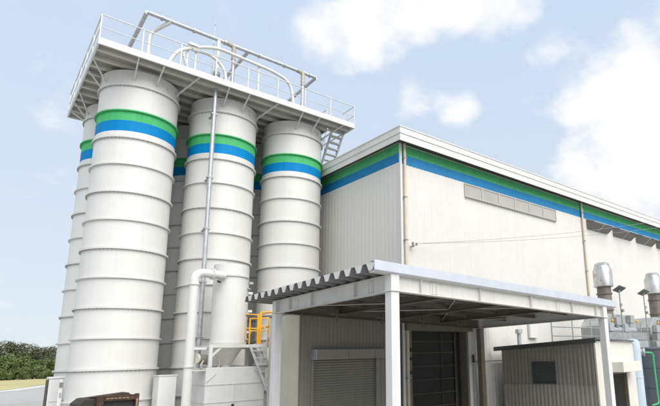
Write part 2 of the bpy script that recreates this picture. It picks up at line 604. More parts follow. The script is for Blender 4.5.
def make_silo():
    e = bpy.data.objects.new('silo', None)
    col.objects.link(e)
    MB().lathe([(1.75, 0), (1.75, .25), (1.6, .30)], n=48).build('plinth', 'kerb', e, smooth=True)
    zs = [0.30] + [RING0 + STEP * k for k in range(-2, 11)] + [SILO_TOP]
    for i in range(len(zs) - 1):
        a, b = zs[i], zs[i + 1]
        if abs(b - (RING0 + STEP * 9)) < .01:
            # painted bands on this course
            c1, c2 = a + .25, a + .69
            MB().lathe([(RB, a), (RB, c1)], n=72, cap=False).build('shell_course', 'silo', e, smooth=True)
            MB().lathe([(RB, c1), (RB, c2)], n=72, cap=False).build('blue_band', 'blue', e, smooth=True)
            MB().lathe([(RB, c2), (RB, b)], n=72, cap=False).build('green_band', 'green', e, smooth=True)
        else:
            MB().lathe([(RB, a), (RB, b)], n=72, cap=False).build('shell_course', 'silo', e, smooth=True)
    for k in range(-2, 11):
        flange('flange', RING0 + STEP * k, 'green' if k == 9 else 'flange', e, k % 2 == 0)
    MB().lathe([(RB, SILO_TOP), (.2, SILO_TOP + .03)], n=48, cap=False).build('roof', 'silo', e, smooth=True)
    for a in (-62, -38, 60, 150):
        c = Vector((math.cos(R(a)), math.sin(R(a)), 0))
        MB().beam(c * (RB - .01) + Vector((0, 0, 13.98)), c * (RB + .09) + Vector((0, 0, 13.98)), .05, .14) \
            .build('lifting_lug', 'platform', e)
    return e


silo = make_silo()
SX, SY = (4.22, 7.66, 11.12), (22.68, 26.15)
sl_lab = {(0, 0): 'tall white ringed silo at the front left, nearest the rusty steel box',
          (1, 0): 'tall white ringed silo in the middle of the front row, behind the dust collector',
          (2, 0): 'tall white ringed silo of the front row beside the factory end wall',
          (0, 1): 'white ringed silo in the back row peeking out left of the front left silo',
          (1, 1): 'shaded silo in the back row seen in the gap between left and middle front silos',
          (2, 1): 'shaded silo in the back row seen in the gap between middle and right front silos'}
first = True
for j, y in enumerate(SY):
    for i, x in enumerate(SX):
        o = silo if first else copy_tree(silo)
        first = False
        o.location = (x, y, 0)
        tag(o, sl_lab[(i, j)], 'silo', 'white silos in two rows of three')

# ------------------------------------------------------------------ platform over the silos
PX0, PX1, PY0, PY1 = 2.28, 13.36, 20.40, 27.90
PZ0, PZ1 = 14.40, 14.56
pf = thing('silo_platform', ((PX0 + PX1) / 2, (PY0 + PY1) / 2, PZ0),
           'railed steel walkway platform across the tops of the silos', 'platform')
PXM, PYM = 12.45, 21.50      # main deck ends at PXM, a narrow walkway goes on to PX1
MB().box(PX0 + .06, PXM - .06, PY0 + .06, PY1 - .06, PZ1 - .045, PZ1 - .01).build('deck_plate', 'purlin_pale', pf)
MB().box(PXM - .058, PX1 - .06, PY0 + .06, PYM - .06, PZ1 - .045, PZ1 - .01).build('deck_plate', 'purlin_pale', pf)
MB().box(PX0, PX1, PY0, PY0 + .06, PZ0, PZ1).build('edge_beam', 'steel_white', pf, bevel=.006)
MB().box(PX0, PXM, PY1 - .06, PY1, PZ0, PZ1).build('edge_beam', 'steel_white', pf, bevel=.006)
MB().box(PX0, PX0 + .06, PY0 + .062, PY1 - .062, PZ0, PZ1).build('edge_beam', 'steel_white', pf, bevel=.006)
MB().box(PXM - .06, PXM, PYM + .002, PY1 - .062, PZ0, PZ1).build('edge_beam', 'steel_white', pf, bevel=.006)
MB().box(PX1 - .06, PX1, PY0 + .062, PYM, PZ0, PZ1).build('edge_beam', 'steel_white', pf, bevel=.006)
MB().box(PXM, PX1 - .062, PYM - .06, PYM, PZ0, PZ1).build('edge_beam', 'steel_white', pf, bevel=.006)
y = PY0 + .45
while y < PY1 - .3:
    xr = PX1 if y < PYM - .15 else PXM
    MB().box(PX0 + .062, xr - .062, y - .035, y + .035, PZ0 - .005, PZ1 - .047).build('joist', 'platform', pf)
    MB().box(PX0 + .063, xr - .063, y + .036, y + .12, PZ0 - .004, PZ0 + .008).build('joist_flange', 'platform', pf)
    y += .68
zb = 13.86


def on_silo(i, ang, z=zb, j=0):
    return (SX[i] + (RB - .01) * math.cos(R(ang)), SY[j] + (RB - .01) * math.sin(R(ang)), z)


braces = []
for i, cx in enumerate(SX):
    for dx, ang in ((-.60, -112), (.30, -80)):
        braces.append(((cx + dx, PY0 + .08, PZ0 + .02), on_silo(i, ang)))
    braces.append(((cx + 1.62, PY0 + .08, PZ0 + .02), on_silo(i, -38, zb + .1)))
for (yy, ang, j) in ((21.7, -160, 0), (22.75, 178, 0), (24.9, -165, 1), (26.1, 180, 1), (27.2, 160, 1)):
    braces.append(((PX0 + .08, yy, PZ0 + .02), on_silo(0, ang, zb, j)))
braces.append(((PX1 - .1, PYM - .1, PZ0 + .02), on_silo(2, -20, zb - .1)))
for a, b in braces:
    MB().beam(a, b, .05, .05).build('knee_brace', 'steel_white', pf)
# railings
RT = PZ1 + 1.06
loop = [((PX0 + .03, PY0 + .03), (PX1 - .03, PY0 + .03), 8), ((PX1 - .03, PY0 + .03), (PX1 - .03, PYM - .03), 2),
        ((PXM - .03, PYM + .1), (PXM - .03, PY1 - .03), 5), ((PXM - .03, PY1 - .03), (PX0 + .03, PY1 - .03), 8),
        ((PX0 + .03, PY1 - .03), (PX0 + .03, PY0 + .03), 5)]
for a, b, n in loop:
    a, b = Vector(a), Vector(b)
    for i in range(n + (1 if n in (2,) else 0)):
        p = a.lerp(b, i / n)
        MB().box(p.x - .02, p.x + .02, p.y - .02, p.y + .02, PZ1, RT - .018).build('rail_post', 'steel_white', pf)
    A, B = Vector((*a, RT)), Vector((*b, RT))
    MB().tube([A, B], .024, 8).build('top_rail', 'steel_white', pf, smooth=True)
    dz = Vector((0, 0, .52))
    MB().tube([A - dz, B - dz], .018, 8).build('mid_rail', 'steel_white', pf, smooth=True)
    nrm = Vector(((b - a).y, -(b - a).x)).normalized() * .028
    MB().beam((a.x + nrm.x, a.y + nrm.y, PZ1 + .055), (b.x + nrm.x, b.y + nrm.y, PZ1 + .055), .006, .10) \
        .build('toe_board', 'steel_white', pf)

# filling pipes on top
HZ, HY = 17.47, 22.0
pp = thing('filling_pipe', (8, HY, PZ1), 'galvanised filling pipe with branches running high above the silo platform', 'pipe')
MB().tube([(4.02, HY, HZ), (11.97, HY, HZ)], .085, 12).build('header_pipe', 'galv', pp, smooth=True)
for i, x in enumerate((4.02, 8.36, 11.97)):
    MB().tube(fillet([(x, HY, HZ), (x, 26.15, HZ - .05), (x, 26.2, PZ1)], .45), .085, 12).build('back_branch', 'galv', pp, smooth=True)
for i, x in enumerate((7.68, 11.23)):
    MB().tube(fillet([(x - .32, HY, HZ), (x, HY, HZ - .03), (x, HY, HZ - .75)], .36), .105, 12).build('elbow', 'wear', pp, smooth=True)
    MB().tube([(x, HY, HZ - .72), (x, HY, PZ1)], .085, 12).build('drop_pipe', 'galv', pp, smooth=True)
MB().tube(fillet([(4.95, HY, HZ - .03), (4.45, HY + .45, HZ - .42), (4.3, HY + .5, HZ - .68), (4.3, HY + .5, PZ1)], .25), .085, 12) \
    .build('drop_pipe', 'steel_white', pp, smooth=True)
MB().tube([(6.98, HY, HZ - .05), (6.98, HY, PZ1)], .095, 12).build('support_post', 'steel_white', pp, smooth=True)
MB().tube([(6.98, HY, 15.65), (6.98, HY, 15.80)], .15, 14).build('collar', 'galv_dark', pp, smooth=True)
for x in (4.6, 5.9, 7.25, 8.9, 10.2, 11.6):
    MB().tube([(x - .035, HY, HZ), (x + .035, HY, HZ)], .125, 14).build('pipe_flange', 'galv', pp, smooth=True)

# the lower white loop
lp = thing('pipe_loop', (8, 21.6, PZ1), 'white arched pipe loop behind the platform railing, under the filling pipe', 'pipe')
YL = 21.6


def sc_y(x, z, y0=23.5, y1=YL):
    k = y1 / y0
    return (x * k, y1, EYE + (z - EYE) * k)


MB().tube(fillet([sc_y(5.30, 15.6), sc_y(5.37, 16.55), sc_y(5.75, 17.2), sc_y(6.25, 17.5), sc_y(6.9, 17.85), sc_y(7.5, 18.02),
                  sc_y(10.3, 17.88), sc_y(11.25, 17.62), sc_y(11.48, 16.6), sc_y(11.5, 15.6)], .5), .075, 12) \
    .build('loop_pipe', 'steel_white', lp, smooth=True)
MB().tube(fillet([sc_y(6.3, 17.45), sc_y(7.2, 17.55), sc_y(7.85, 17.0), sc_y(7.95, 15.8)], .5), .07, 12) \
    .build('loop_pipe', 'steel_white', lp, smooth=True)
for x in (6.12, 6.48, 9.55):
    p = sc_y(x, 17.4 if x < 7 else 17.9)
    MB().tube([(p[0], YL + .08, PZ1), (p[0], YL + .08, p[2] + .05)], .05, 10).build('loop_support', 'steel_white', lp, smooth=True)
p = sc_y(6.3, 17.62)
MB().box(p[0] - .2, p[0] + .2, p[1] - .15, p[1] + .15, p[2] - .02, p[2] + .1).build('junction_box', 'steel_white', lp, smooth=True)
p = sc_y(5.95, 17.0)
MB().tube([(p[0] - .05, YL, p[2] + .1), (p[0] + .3, YL + .1, p[2] - .8)], .06, 10).build('branch_stub', 'steel_white', lp, smooth=True)

lr = thing('lightning_rod', (6.86, 22.3, PZ1), 'thin lightning rod rising above the silo platform', 'rod')
MB().tube([(6.86, 22.3, PZ1), (6.86, 22.3, 17.6), (6.86, 22.3, 18.7)], [.03, .022, .008], 8).build('mast', 'galv', lr, smooth=True)
MB().tube([(6.86, 22.3, 18.35), (6.86, 22.3, 18.42)], .03, 8).build('tip_clamp', 'galv_dark', lr, smooth=True)

# stair from platform down to the factory roof
st = thing('access_stair', (13.0, 22.0, 12.9), 'short steel stair from the silo platform down to the factory roof', 'stair')
sa, sb = Vector((12.66, 21.46, 14.42)), Vector((12.66, 22.62, 12.72))
for dx in (0, .66):
    MB().beam(sa + Vector((dx, 0, 0)), sb + Vector((dx, 0, 0)), .05, .17).build('stringer', 'stair', st)
for k in range(6):
    p = sa.lerp(sb, (k + .75) / 6.4)
    MB().box(p.x + .027, p.x + .633, p.y - .11, p.y + .11, p.z - .025, p.z + .025).build('tread', 'stair', st)
MB().tube([sa + Vector((-.02, .1, .8)), sb + Vector((-.02, .1, .8))], .018, 8).build('handrail', 'steel_white', st, smooth=True)
for t in (.08, .5, .95):
    p = sa.lerp(sb, t) + Vector((-.02, .1, -.05))
    MB().tube([p, p + Vector((0, 0, .85))], .016, 6).build('rail_post', 'steel_white', st)
MB().box(12.60, 13.42, 22.63, 23.3, 12.82, 12.87).build('landing', 'stair', st)
MB().beam((12.62, 22.7, 12.8), (12.2, 22.3, 12.2), .04, .04).build('landing_brace', 'stair', st)

# ------------------------------------------------------------------ riser pipe on the middle silo
rp = thing('riser_pipe', (6.65, 20.95, 0), 'galvanised riser pipe up the front of the middle silo', 'pipe')
MB().tube([(6.65, 20.95, 0), (6.65, 20.95, 14.38)], .088, 12).build('pipe', 'galv', rp, smooth=True)
for k in (-1, 1, 3, 5, 7, 9.6):
    z = RING0 + STEP * k
    MB().box(6.53, 6.77, 20.86, 21.03, z - .03, z + .03).build('pipe_clamp', 'galv_dark', rp)
    MB().box(6.60, 6.70, 21.03, 21.5, z - .02, z + .02).build('bracket', 'galv_dark', rp)

# ------------------------------------------------------------------ factory building
XB, YB, XE, YR, YE = 13.05, 16.32, 62.0, 34.0, 52.0
GS = 0.034
Z1, Z2, Z3, Z4 = 11.13, 11.58, 12.03, 12.30


def gab(d):
    y = YB + d
    return GS * (min(y, 2 * YR - y) - YB)


fb = thing('factory_building', ((XB + XE) / 2, (YB + YE) / 2, 0),
           'large cream ribbed-metal factory hall with green and blue stripes under the eaves', 'building')
wl = MB()
DX0, DX1, DZ = 13.42, 16.62, 3.88
wl.corrugated((XB, YB, 0), (1, 0, 0), (0, -1, 0), .25, 0, Z1)
wl.corrugated((DX1, YB, 0), (1, 0, 0), (0, -1, 0), XE - DX1, 0, DZ)
wl.corrugated((XB + .25, YB, 0), (1, 0, 0), (0, -1, 0), XE - XB - .25, DZ, Z1)
wl.build('long_wall', 'wall', fb)
MB().corrugated((XB, YB, 0), (1, 0, 0), (0, -1, 0), XE - XB, Z1, Z2).build('blue_stripe', 'wall_blue', fb)
MB().corrugated((XB, YB, 0), (1, 0, 0), (0, -1, 0), XE - XB, Z2, Z3).build('green_stripe', 'wall_green', fb)
MB().corrugated((XB, YB, 0), (1, 0, 0), (0, -1, 0), XE - XB, Z3, Z4).build('eave_wall', 'wall', fb)
DL = YE - YB
eo = .09
MB().corrugated((XB, YB, 0), (0, 1, 0), (-1, 0, 0), DL, 0, lambda d: Z1 + eo + gab(d), .3, .006).build('end_wall', 'wall', fb)
MB().corrugated((XB, YB, 0), (0, 1, 0), (-1, 0, 0), DL, lambda d: Z1 + eo + gab(d), lambda d: Z2 + eo + gab(d), .3, .006).build('blue_stripe', 'wall_blue', fb)
MB().corrugated((XB, YB, 0), (0, 1, 0), (-1, 0, 0), DL, lambda d: Z2 + eo + gab(d), lambda d: Z3 + eo + gab(d), .3, .006).build('green_stripe', 'wall_green', fb)
MB().corrugated((XB, YB, 0), (0, 1, 0), (-1, 0, 0), DL, lambda d: Z3 + eo + gab(d), lambda d: Z4 + .02 + gab(d), .3, .006).build('eave_wall', 'wall', fb)
MB().box(XE - .05, XE, YB + .05, YE, 0, 12.4).box(XB + .05, XE - .06, YE - .1, YE, 0, 12.4).build('rear_walls', 'wall', fb)
# roof and fascia
OX0, OY0 = XB - .45, YB - .57
FZ0, FZ1 = 11.94, 12.54
rz = lambda y: FZ1 - .03 + GS * (min(y, 2 * YR - y) - OY0)
MB().add([(OX0 + .06, OY0 + .06, rz(OY0)), (XE, OY0 + .06, rz(OY0)), (XE, YR, rz(YR)), (OX0 + .06, YR, rz(YR)),
          (XE, YE, rz(YE)), (OX0 + .06, YE, rz(YE))], [(0, 1, 2, 3), (3, 2, 4, 5)]).build('roof', 'roofsheet', fb)
MB().box(OX0 + .004, XE, OY0, OY0 + .05, FZ0 + .32, FZ1).build('fascia', 'trim', fb)
MB().box(OX0 + .03, XE, OY0 + .03, OY0 + .07, FZ0, FZ0 + .318).build('gutter_face', 'trim', fb)
MB().box(OX0 - .02, XE, OY0 - .025, OY0 + .06, FZ1 + .002, FZ1 + .05).build('fascia_cap', 'trim', fb)
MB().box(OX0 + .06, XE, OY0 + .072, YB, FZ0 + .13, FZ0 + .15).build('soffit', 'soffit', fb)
for (x0, x1, za, zb2, nm) in ((OX0, OX0 + .05, FZ0 + .32, FZ1, 'fascia'), (OX0 + .03, OX0 + .07, FZ0 + .03, FZ0 + .318, 'barge_board'),
                              (OX0 - .025, OX0 + .06, FZ1 + .002, FZ1 + .05, 'fascia_cap')):
    b = MB()
    ys = [OY0 + (.052 if nm == 'fascia' else .072 if nm == 'barge_board' else .062), YR, YE]
    for i in range(2):
        y0, y1 = ys[i], ys[i + 1]
        g0, g1 = GS * (min(y0, 2 * YR - y0) - OY0), GS * (min(y1, 2 * YR - y1) - OY0)
        vs = [(x, yy, z + g) for (yy, g) in ((y0, g0), (y1, g1)) for z in (za, zb2) for x in (x0, x1)]
        b.add(vs, [(0, 1, 3, 2), (4, 6, 7, 5), (0, 4, 5, 1), (2, 3, 7, 6), (0, 2, 6, 4), (1, 5, 7, 3)])
    b.build(nm, 'trim', fb)
b = MB()
for i in range(2):
    ys = [OY0 + .1, YR, YE]
    y0, y1 = ys[i], ys[i + 1]
    g0, g1 = GS * (min(y0, 2 * YR - y0) - OY0), GS * (min(y1, 2 * YR - y1) - OY0)
    b.add([(OX0 + .072, y0, FZ0 + .2 + g0), (XB + .05, y0, FZ0 + .2 + g0), (XB + .05, y1, FZ0 + .2 + g1), (OX0 + .072, y1, FZ0 + .2 + g1)], [(0, 1, 2, 3)])
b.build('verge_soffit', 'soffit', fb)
# corner trim and downpipes
MB().box(XB - .05, XB + .04, YB - .06, YB + .03, 0, Z4).build('corner_trim', 'trim', fb)
for x, y in ((XB + .16, YB - .11), (27.45, YB - .11)):
    d = MB().tube([(x, y, FZ0 + .12), (x, y, 0)], .062, 10) \
        .build('downpipe', 'downpipe', fb, smooth=True)
    for z in (2, 3.9, 5.8, 7.7, 9.6, 11.4):
        MB().box(x - .085, x + .085, y - .07, y + .07, z - .02, z + .02).build('pipe_clip', 'galv_dark', fb)
# windows under the stripe
wx = [16.98, 18.24, 19.52, 20.82, 22.10, 23.36, 24.62]
for i in range(6):
    a, c = wx[i], wx[i + 1]
    z0, z1 = 10.38, 11.08
    f = MB()
    f.box(a, c, YB - .09, YB + .02, z1 - .06, z1).box(a, c, YB - .11, YB + .02, z0, z0 + .06)
    f.box(a, a + .05, YB - .09, YB + .02, z0 + .061, z1 - .061).box(c - .05, c, YB - .09, YB + .02, z0 + .061, z1 - .061)
    fo = f.build('window', 'wframe', fb)
    MB().box(a + .051, c - .051, YB - .065, YB - .05, z0 + .061, z1 - .061).build('pane', 'pane', fo)
# wedge hoods
for k in range(8):
    a = 28.05 + 3.27 * k
    c = a + 2.42
    t0, t1, bz, oy = 11.09, 10.86, 10.45, YB - .56
    ho = MB().prism([(a, YB - .04, t0 + .02), (a, oy, t1), (a, oy, t1 - .07), (a, YB - .04, bz)], (.03, 0, 0)) \
        .build('vent_hood', 'hood', fb)
    MB().prism([(c - .03, YB - .04, t0 + .02), (c - .03, oy, t1), (c - .03, oy, t1 - .07), (c - .03, YB - .04, bz)], (.03, 0, 0)).build('cheek', 'hood', ho)
    MB().prism([(a - .02, YB - .04, t0 + .024), (a - .02, oy - .03, t1 + .004), (a - .02, oy - .03, t1 + .03), (a - .02, YB - .04, t0 + .05)],
               (c - a + .04, 0, 0)).build('hood_cap', 'hood_top', ho)
    for (p, q) in ((a + .032, (a + c) / 2 - .02), ((a + c) / 2 + .02, c - .032)):
        MB().prism([(p, YB - .05, bz + .02), (p, oy + .03, t1 - .06), (p, oy + .03, t1 - .03), (p, YB - .05, bz + .05)], (q - p, 0, 0)) \
            .build('louvre_panel', 'hood', ho)
    MB().prism([((a + c) / 2 - .018, YB - .05, bz), ((a + c) / 2 - .018, oy + .02, t1 - .08), ((a + c) / 2 - .018, oy + .02, t1 - .03), ((a + c) / 2 - .018, YB - .05, bz + .06)],
               (.036, 0, 0)).build('divider', 'hood_top', ho)
# large dark doorway under the canopy
dr = MB().box(DX0, DX1 - .0, YB + .35, YB + .40, 0, DZ).build('sliding_door', 'dark_door', fb)
for z in (.75, 1.3, 1.86, 2.42, 2.98, 3.46):
    MB().box(DX0 + .05, DX1 - .3, YB + .30, YB + .348, z - .025, z + .025).build('door_rail', 'rail_dark', dr)
for x0, x1 in ((DX0 + .0, DX0 + .05), (DX1 - .42, DX1 - .30), (DX1 - 1.22, DX1 - 1.19)):
    MB().box(x0, x1, YB + .27, YB + .299, 0, DZ - .03).build('door_stile', 'rail_dark', dr)
MB().box(DX0 - .14, DX0, YB - .10, YB + .36, 0, DZ).build('door_jamb', 'door_frame', fb)
MB().box(DX1, DX1 + .12, YB - .10, YB + .36, 0, DZ).build('door_jamb', 'door_frame', fb)
MB().box(DX0 - .30, DX1 + .36, YB - .20, YB + .36, DZ + .002, DZ + .34).build('door_header', 'door_frame', fb)
MB().box(DX0 - .2, DX0 - .145, YB - .11, YB - .04, 0, DZ).build('guide_rail', 'door_frame', fb)
for z in (2.2, 2.75, 3.1):
    MB().box(DX0 - .12, DX0 - .03, YB - .16, YB - .102, z - .06, z + .06).build('hinge', 'black', fb)
# conduit with tap right of the doorway
MB().tube(fillet([(17.05, YB - .1, 0), (17.05, YB - .1, 2.55), (19.6, YB - .1, 2.55)], .06), .025, 8).build('conduit', 'galv_dark', fb, smooth=True)
MB().tube([(17.0, YB - .14, 2.5), (17.0, YB - .14, 2.85)], .05, 8).build('valve', 'black', fb, smooth=True)
# white board and insulator bracket on the long wall
MB().box(21.28, 21.92, YB - .18, YB - .036, 3.62, 4.75).build('meter_board', 'trim', fb, bevel=.01)
ib = MB().box(13.50, 13.56, YB - .28, YB - .03, 7.42, 7.48).build('cable_bracket', 'galv_dark', fb)
for dx in (-.07, .13):
    MB().lathe([(.02, 7.48), (.06, 7.50), (.035, 7.54), (.055, 7.57), (.02, 7.61)], 13.53 + dx, YB - .25, 10).build('insulator', 'shutter_box', ib, smooth=True)

# service cables from the bracket to a pole out of frame
for i, (e1, lab) in enumerate((((35.87, 12.2, 11.95), 'upper thin service cable running along the factory long wall'),
                               ((35.66, 12.2, 11.35), 'lower thin service cable running along the factory long wall'))):
    a, b2 = Vector((13.60, YB - .28, 7.55)), Vector(e1)
    pts = []
    for k in range(25):
        t = k / 24
        p = a.lerp(b2, t)
        p.z -= .32 * 4 * t * (1 - t)
        pts.append(p)
    tag(MB().tube(pts, .008, 6).build('service_cable', 'wire', None, smooth=True), lab, 'cable', 'service cables')

# ------------------------------------------------------------------ annex with the roller shutter
AX0, AX1, AY1, AZ = 8.46, 12.92, 18.68, 4.44
ax = thing('shutter_annex', ((AX0 + AX1) / 2, (YB + AY1) / 2, 0), 'low beige annex with a closed roller shutter under the canopy', 'annex')
SH0, SH1, SZ = 8.98, 11.68, 2.80
a = MB()
a.corrugated((AX0, YB, 0), (1, 0, 0), (0, -1, 0), SH0 - AX0 - .02, 0, SZ, .16, .03)
a.corrugated((SH1 + .02, YB, 0), (1, 0, 0), (0, -1, 0), AX1 - SH1 - .02, 0, SZ, .16, .03)
a.corrugated((AX0, YB, 0), (1, 0, 0), (0, -1, 0), AX1 - AX0, SZ, AZ, .16, .03)
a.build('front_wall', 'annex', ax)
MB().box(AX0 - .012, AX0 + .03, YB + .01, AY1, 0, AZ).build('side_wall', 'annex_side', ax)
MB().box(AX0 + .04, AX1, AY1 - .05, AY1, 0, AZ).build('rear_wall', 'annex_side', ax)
MB().box(AX0 - .03, AX1, YB + .01, AY1 + .02, AZ + .002, AZ + .06).build('roof', 'roofsheet', ax)
MB().box(AX0 - .045, AX0 - .014, YB - .05, YB + .06, 0, AZ).build('corner_trim', 'annex_side', ax)
sh = MB().box(SH0, SH1, YB + .06, YB + .08, 0, SZ).build('roller_shutter', 'shutter', ax)
z = 0.05
sm = None
while z < SZ - .04:
    if sm is None:
        m0 = MB().prism([(SH0 + .005, YB + .058, 0), (SH0 + .005, YB + .035, .015), (SH0 + .005, YB + .03, .05), (SH0 + .005, YB + .058, .085)],
                        (SH1 - SH0 - .01, 0, 0))
        o = m0.build('slat', 'shutter', None)
        sm = o.data
    else:
        o = bpy.data.objects.new('slat', sm)
        col.objects.link(o)
    o.parent = sh
    o.matrix_parent_inverse = Matrix.Identity(4)
    o.location = Vector((0, 0, z))
    z += .092
for x0, x1 in ((SH0 - .07, SH0 + .02), (SH1 - .02, SH1 + .12)):
    MB().box(x0, x1, YB - .07, YB + .09, 0, SZ - .01).build('guide_rail', 'shutter_box', sh)
bo = MB().box(SH0 - .06, SH1 + .34, YB - .42, YB - .005, SZ, SZ + .36).build('shutter_box', 'shutter_box', sh, bevel=.012)
MB().box(SH0 - .075, SH0 - .061, YB - .42, YB - .01, SZ + .0, SZ + .36).build('box_end', 'galv', sh)
for x in (10.2, 11.35):
    MB().box(x, x + .012, YB - .424, YB - .419, SZ + .01, SZ + .35).build('box_joint', 'rail_dark', sh)

# ------------------------------------------------------------------ canopy
CX0, CX1, CYF, CYR = 7.48, 17.30, 9.75, 15.98
SL = -0.0335


def ch(x):
    return SL * (x - CX0)


cn = thing('loading_canopy', ((CX0 + CX1) / 2, (CYF + CYR) / 2, 0), 'white steel loading canopy with folded metal roof on four posts', 'canopy')
pw = .125


def hpost(x, y, top, m='canopy_post'):
    return MB().box(x - pw, x + pw, y - pw, y + pw, 0, top).build('post', m, cn, bevel=.012)


BT, BB = 4.76, 4.35       # beam top / bottom at CX0
for x, y in ((CX0, CYF), (CX1, CYF), (CX0, CYR), (CX1, CYR)):
    top = BB + ch(x) - .012
    hpost(x, y, top, 'canopy_post' if y < 12 or x < 10 else 'door_frame')  # rear right post: shade put into a dark brown colour
    MB().box(x - pw - .03, x + pw + .03, y - pw - .03, y + pw + .03, top + .002, top + .028).build('cap_plate', 'canopy_post', cn)
    MB().box(x - pw, x + pw, y - pw, y + pw, top + .03, BT + ch(x) - .01).build('post_head', 'canopy_post', cn)
    MB().box(x - .24, x + .24, y - .24, y + .24, 0.001, .03).build('base_plate', 'galv_dark', cn)


def ibeam_x(y, x0, x1, top, bot, name='beam', m='canopy_beam'):
    """I-beam along x that follows the roof fall"""
    w, tf, tw = .10, .016, .010
    b = MB()
    for (h0, h1, hw) in ((bot, bot + tf, w), (bot + tf, top - tf, tw), (top - tf, top, w)):
        vs = [(x, yy, zz + ch(x)) for x in (x0, x1) for zz in (h0, h1) for yy in (y - hw, y + hw)]
        b.add(vs, [(0, 1, 3, 2), (4, 6, 7, 5), (0, 4, 5, 1), (2, 3, 7, 6), (0, 2, 6, 4), (1, 5, 7, 3)])
    return b.build(name, m, cn)


def ibeam_y(x, y0, y1, top, bot, name='beam', m='canopy_beam'):
    w, tf, tw = .10, .016, .010
    b = MB()
    o = ch(x)
    b.box(x - w, x + w, y0, y1, bot + o, bot + tf + o).box(x - tw, x + tw, y0, y1, bot + tf + o, top - tf + o)
    b.box(x - w, x + w, y0, y1, top - tf + o, top + o)
    return b.build(name, m, cn)


fbm = ibeam_x(CYF, CX0 + pw, CX1 - pw, BT, BB, 'front_beam')
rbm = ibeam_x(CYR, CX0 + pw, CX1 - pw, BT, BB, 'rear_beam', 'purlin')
lbm = ibeam_y(CX0, CYF + pw, CYR - pw, BT, BB, 'side_beam')
rsb = ibeam_y(CX1, CYF + pw, CYR - pw, BT, BB, 'side_beam')
for x in (8.35, 10.55, 12.9, 15.2, 16.75):
    MB().box(x - .006, x + .006, CYF - .098, CYF - .011, BB + .018 + ch(x), BT - .018 + ch(x)).build('stiffener', 'canopy_beam', fbm)
for y in (11.3, 13.6, 15.0):
    MB().box(CX0 - .098, CX0 - .011, y - .006, y + .006, BB + .018, BT - .018).build('stiffener', 'canopy_beam', lbm)


def splice(x0, x1, y0, y1, z0, z1, axis, par):
    MB().box(x0, x1, y0, y1, z0, z1).build('splice_plate', 'canopy_beam', par)
    for i in range(2):
        for k in range(5):
            zz = z0 + (z1 - z0) * (k + .5) / 5
            if axis == 'x':
                xx = x0 + (x1 - x0) * (i + .5) / 2
                bo = MB().box(xx - .014, xx + .014, y0 - .016, y0 - .001, zz - .014, zz + .014)
            else:
                yy = y0 + (y1 - y0) * (i + .5) / 2
                bo = MB().box(x0 - .016, x0 - .001, yy - .014, yy + .014, zz - .014, zz + .014)
            bo.build('bolt', 'platform', par)


splice(8.72, 8.98, CYF - .022, CYF - .012, BB + .05 + ch(8.8), BT - .05 + ch(8.8), 'x', fbm)
splice(14.3, 14.56, CYF - .022, CYF - .012, BB + .05 + ch(14.4), BT - .05 + ch(14.4), 'x', fbm)
splice(CX0 - .022, CX0 - .012, 10.5, 10.76, BB + .05, BT - .05, 'y', lbm)
splice(CX0 - .022, CX0 - .012, 14.5, 14.76, BB + .05, BT - .05, 'y', lbm)
for x in (9.9, 12.4, 14.9):
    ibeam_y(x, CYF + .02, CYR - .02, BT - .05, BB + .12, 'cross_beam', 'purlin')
for y in (11.3, 12.85, 14.4):
    b = MB()
    vs = [(x, yy, zz + ch(x)) for x in (CX0 + .02, CX1 - .02) for zz in (BT - .19, BT - .052) for yy in (y - .03, y + .03)]
    b.add(vs, [(0, 1, 3, 2), (4, 6, 7, 5), (0, 4, 5, 1), (2, 3, 7, 6), (0, 2, 6, 4), (1, 5, 7, 3)])
    b.build('purlin', 'purlin', cn)
for a, b2 in (((7.6, 9.9), (9.85, 12.8)), ((7.6, 15.9), (9.85, 12.9)), ((12.4, 12.85), (14.9, 9.9)), ((9.95, 9.9), (12.3, 12.8)),
              ((12.45, 12.9), (14.85, 15.9)), ((14.95, 9.9), (17.2, 12.8)), ((14.95, 15.9), (17.2, 12.9)), ((9.95, 15.9), (12.35, 12.9))):
    MB().tube([(a[0], a[1], BB + .22 + ch(a[0])), (b2[0], b2[1], BB + .22 + ch(b2[0]))], .014, 6).build('brace_rod', 'platform', cn)
# tee-shaped hangers under the roof near the wall
for x in (9.3, 11.2, 13.2, 15.3):
    b = MB().box(x - .03, x + .03, 15.2, 15.26, BB - .22 + ch(x), BB + .2 + ch(x)).box(x - .28, x + .28, 15.18, 15.28, BB + .0 + ch(x), BB + .05 + ch(x))
    b.build('hanger', 'purlin', cn)
# folded roof sheet: ribs along x
RX0, RX1, RY0, RY1 = 6.86, 18.02, CYF - .05, 17.15
RZ = 4.80
pit, dep = .50, .165
prof = []
y = RY0
while y < RY1 - .05:
    prof += [(y, 0), (y + .15, 0), (y + .25, dep), (y + .40, dep)]
    y += pit
prof.append((y, 0))
vs, fs = [], []
for (yy, h) in prof:
    for x in (RX0, RX1):
        vs.append((x, yy, RZ + h + ch(x)))
for (yy, h) in prof:
    for x in (RX0, RX1):
        vs.append((x, yy, RZ + h + .008 + ch(x)))
n = len(prof)
for i in range(n - 1):
    fs.append((2 * i, 2 * i + 1, 2 * i + 3, 2 * i + 2))
    o = 2 * n
    fs.append((o + 2 * i, o + 2 * i + 2, o + 2 * i + 3, o + 2 * i + 1))
rf = MB().add(vs, fs).build('folded_roof', 'roofsheet', cn)
y = RY0
while y < RY1 - .3:
    # end stop plates standing in the troughs on the high side
    MB().prism([(RX0 - .006, y + .005, RZ + .012), (RX0 - .006, y + .145, RZ + .012), (RX0 - .006, y + .245, RZ + dep + .03), (RX0 - .006, y - .095, RZ + dep + .03)],
               (.012, 0, 0)).build('end_stop', 'trim', rf)
    y += pit
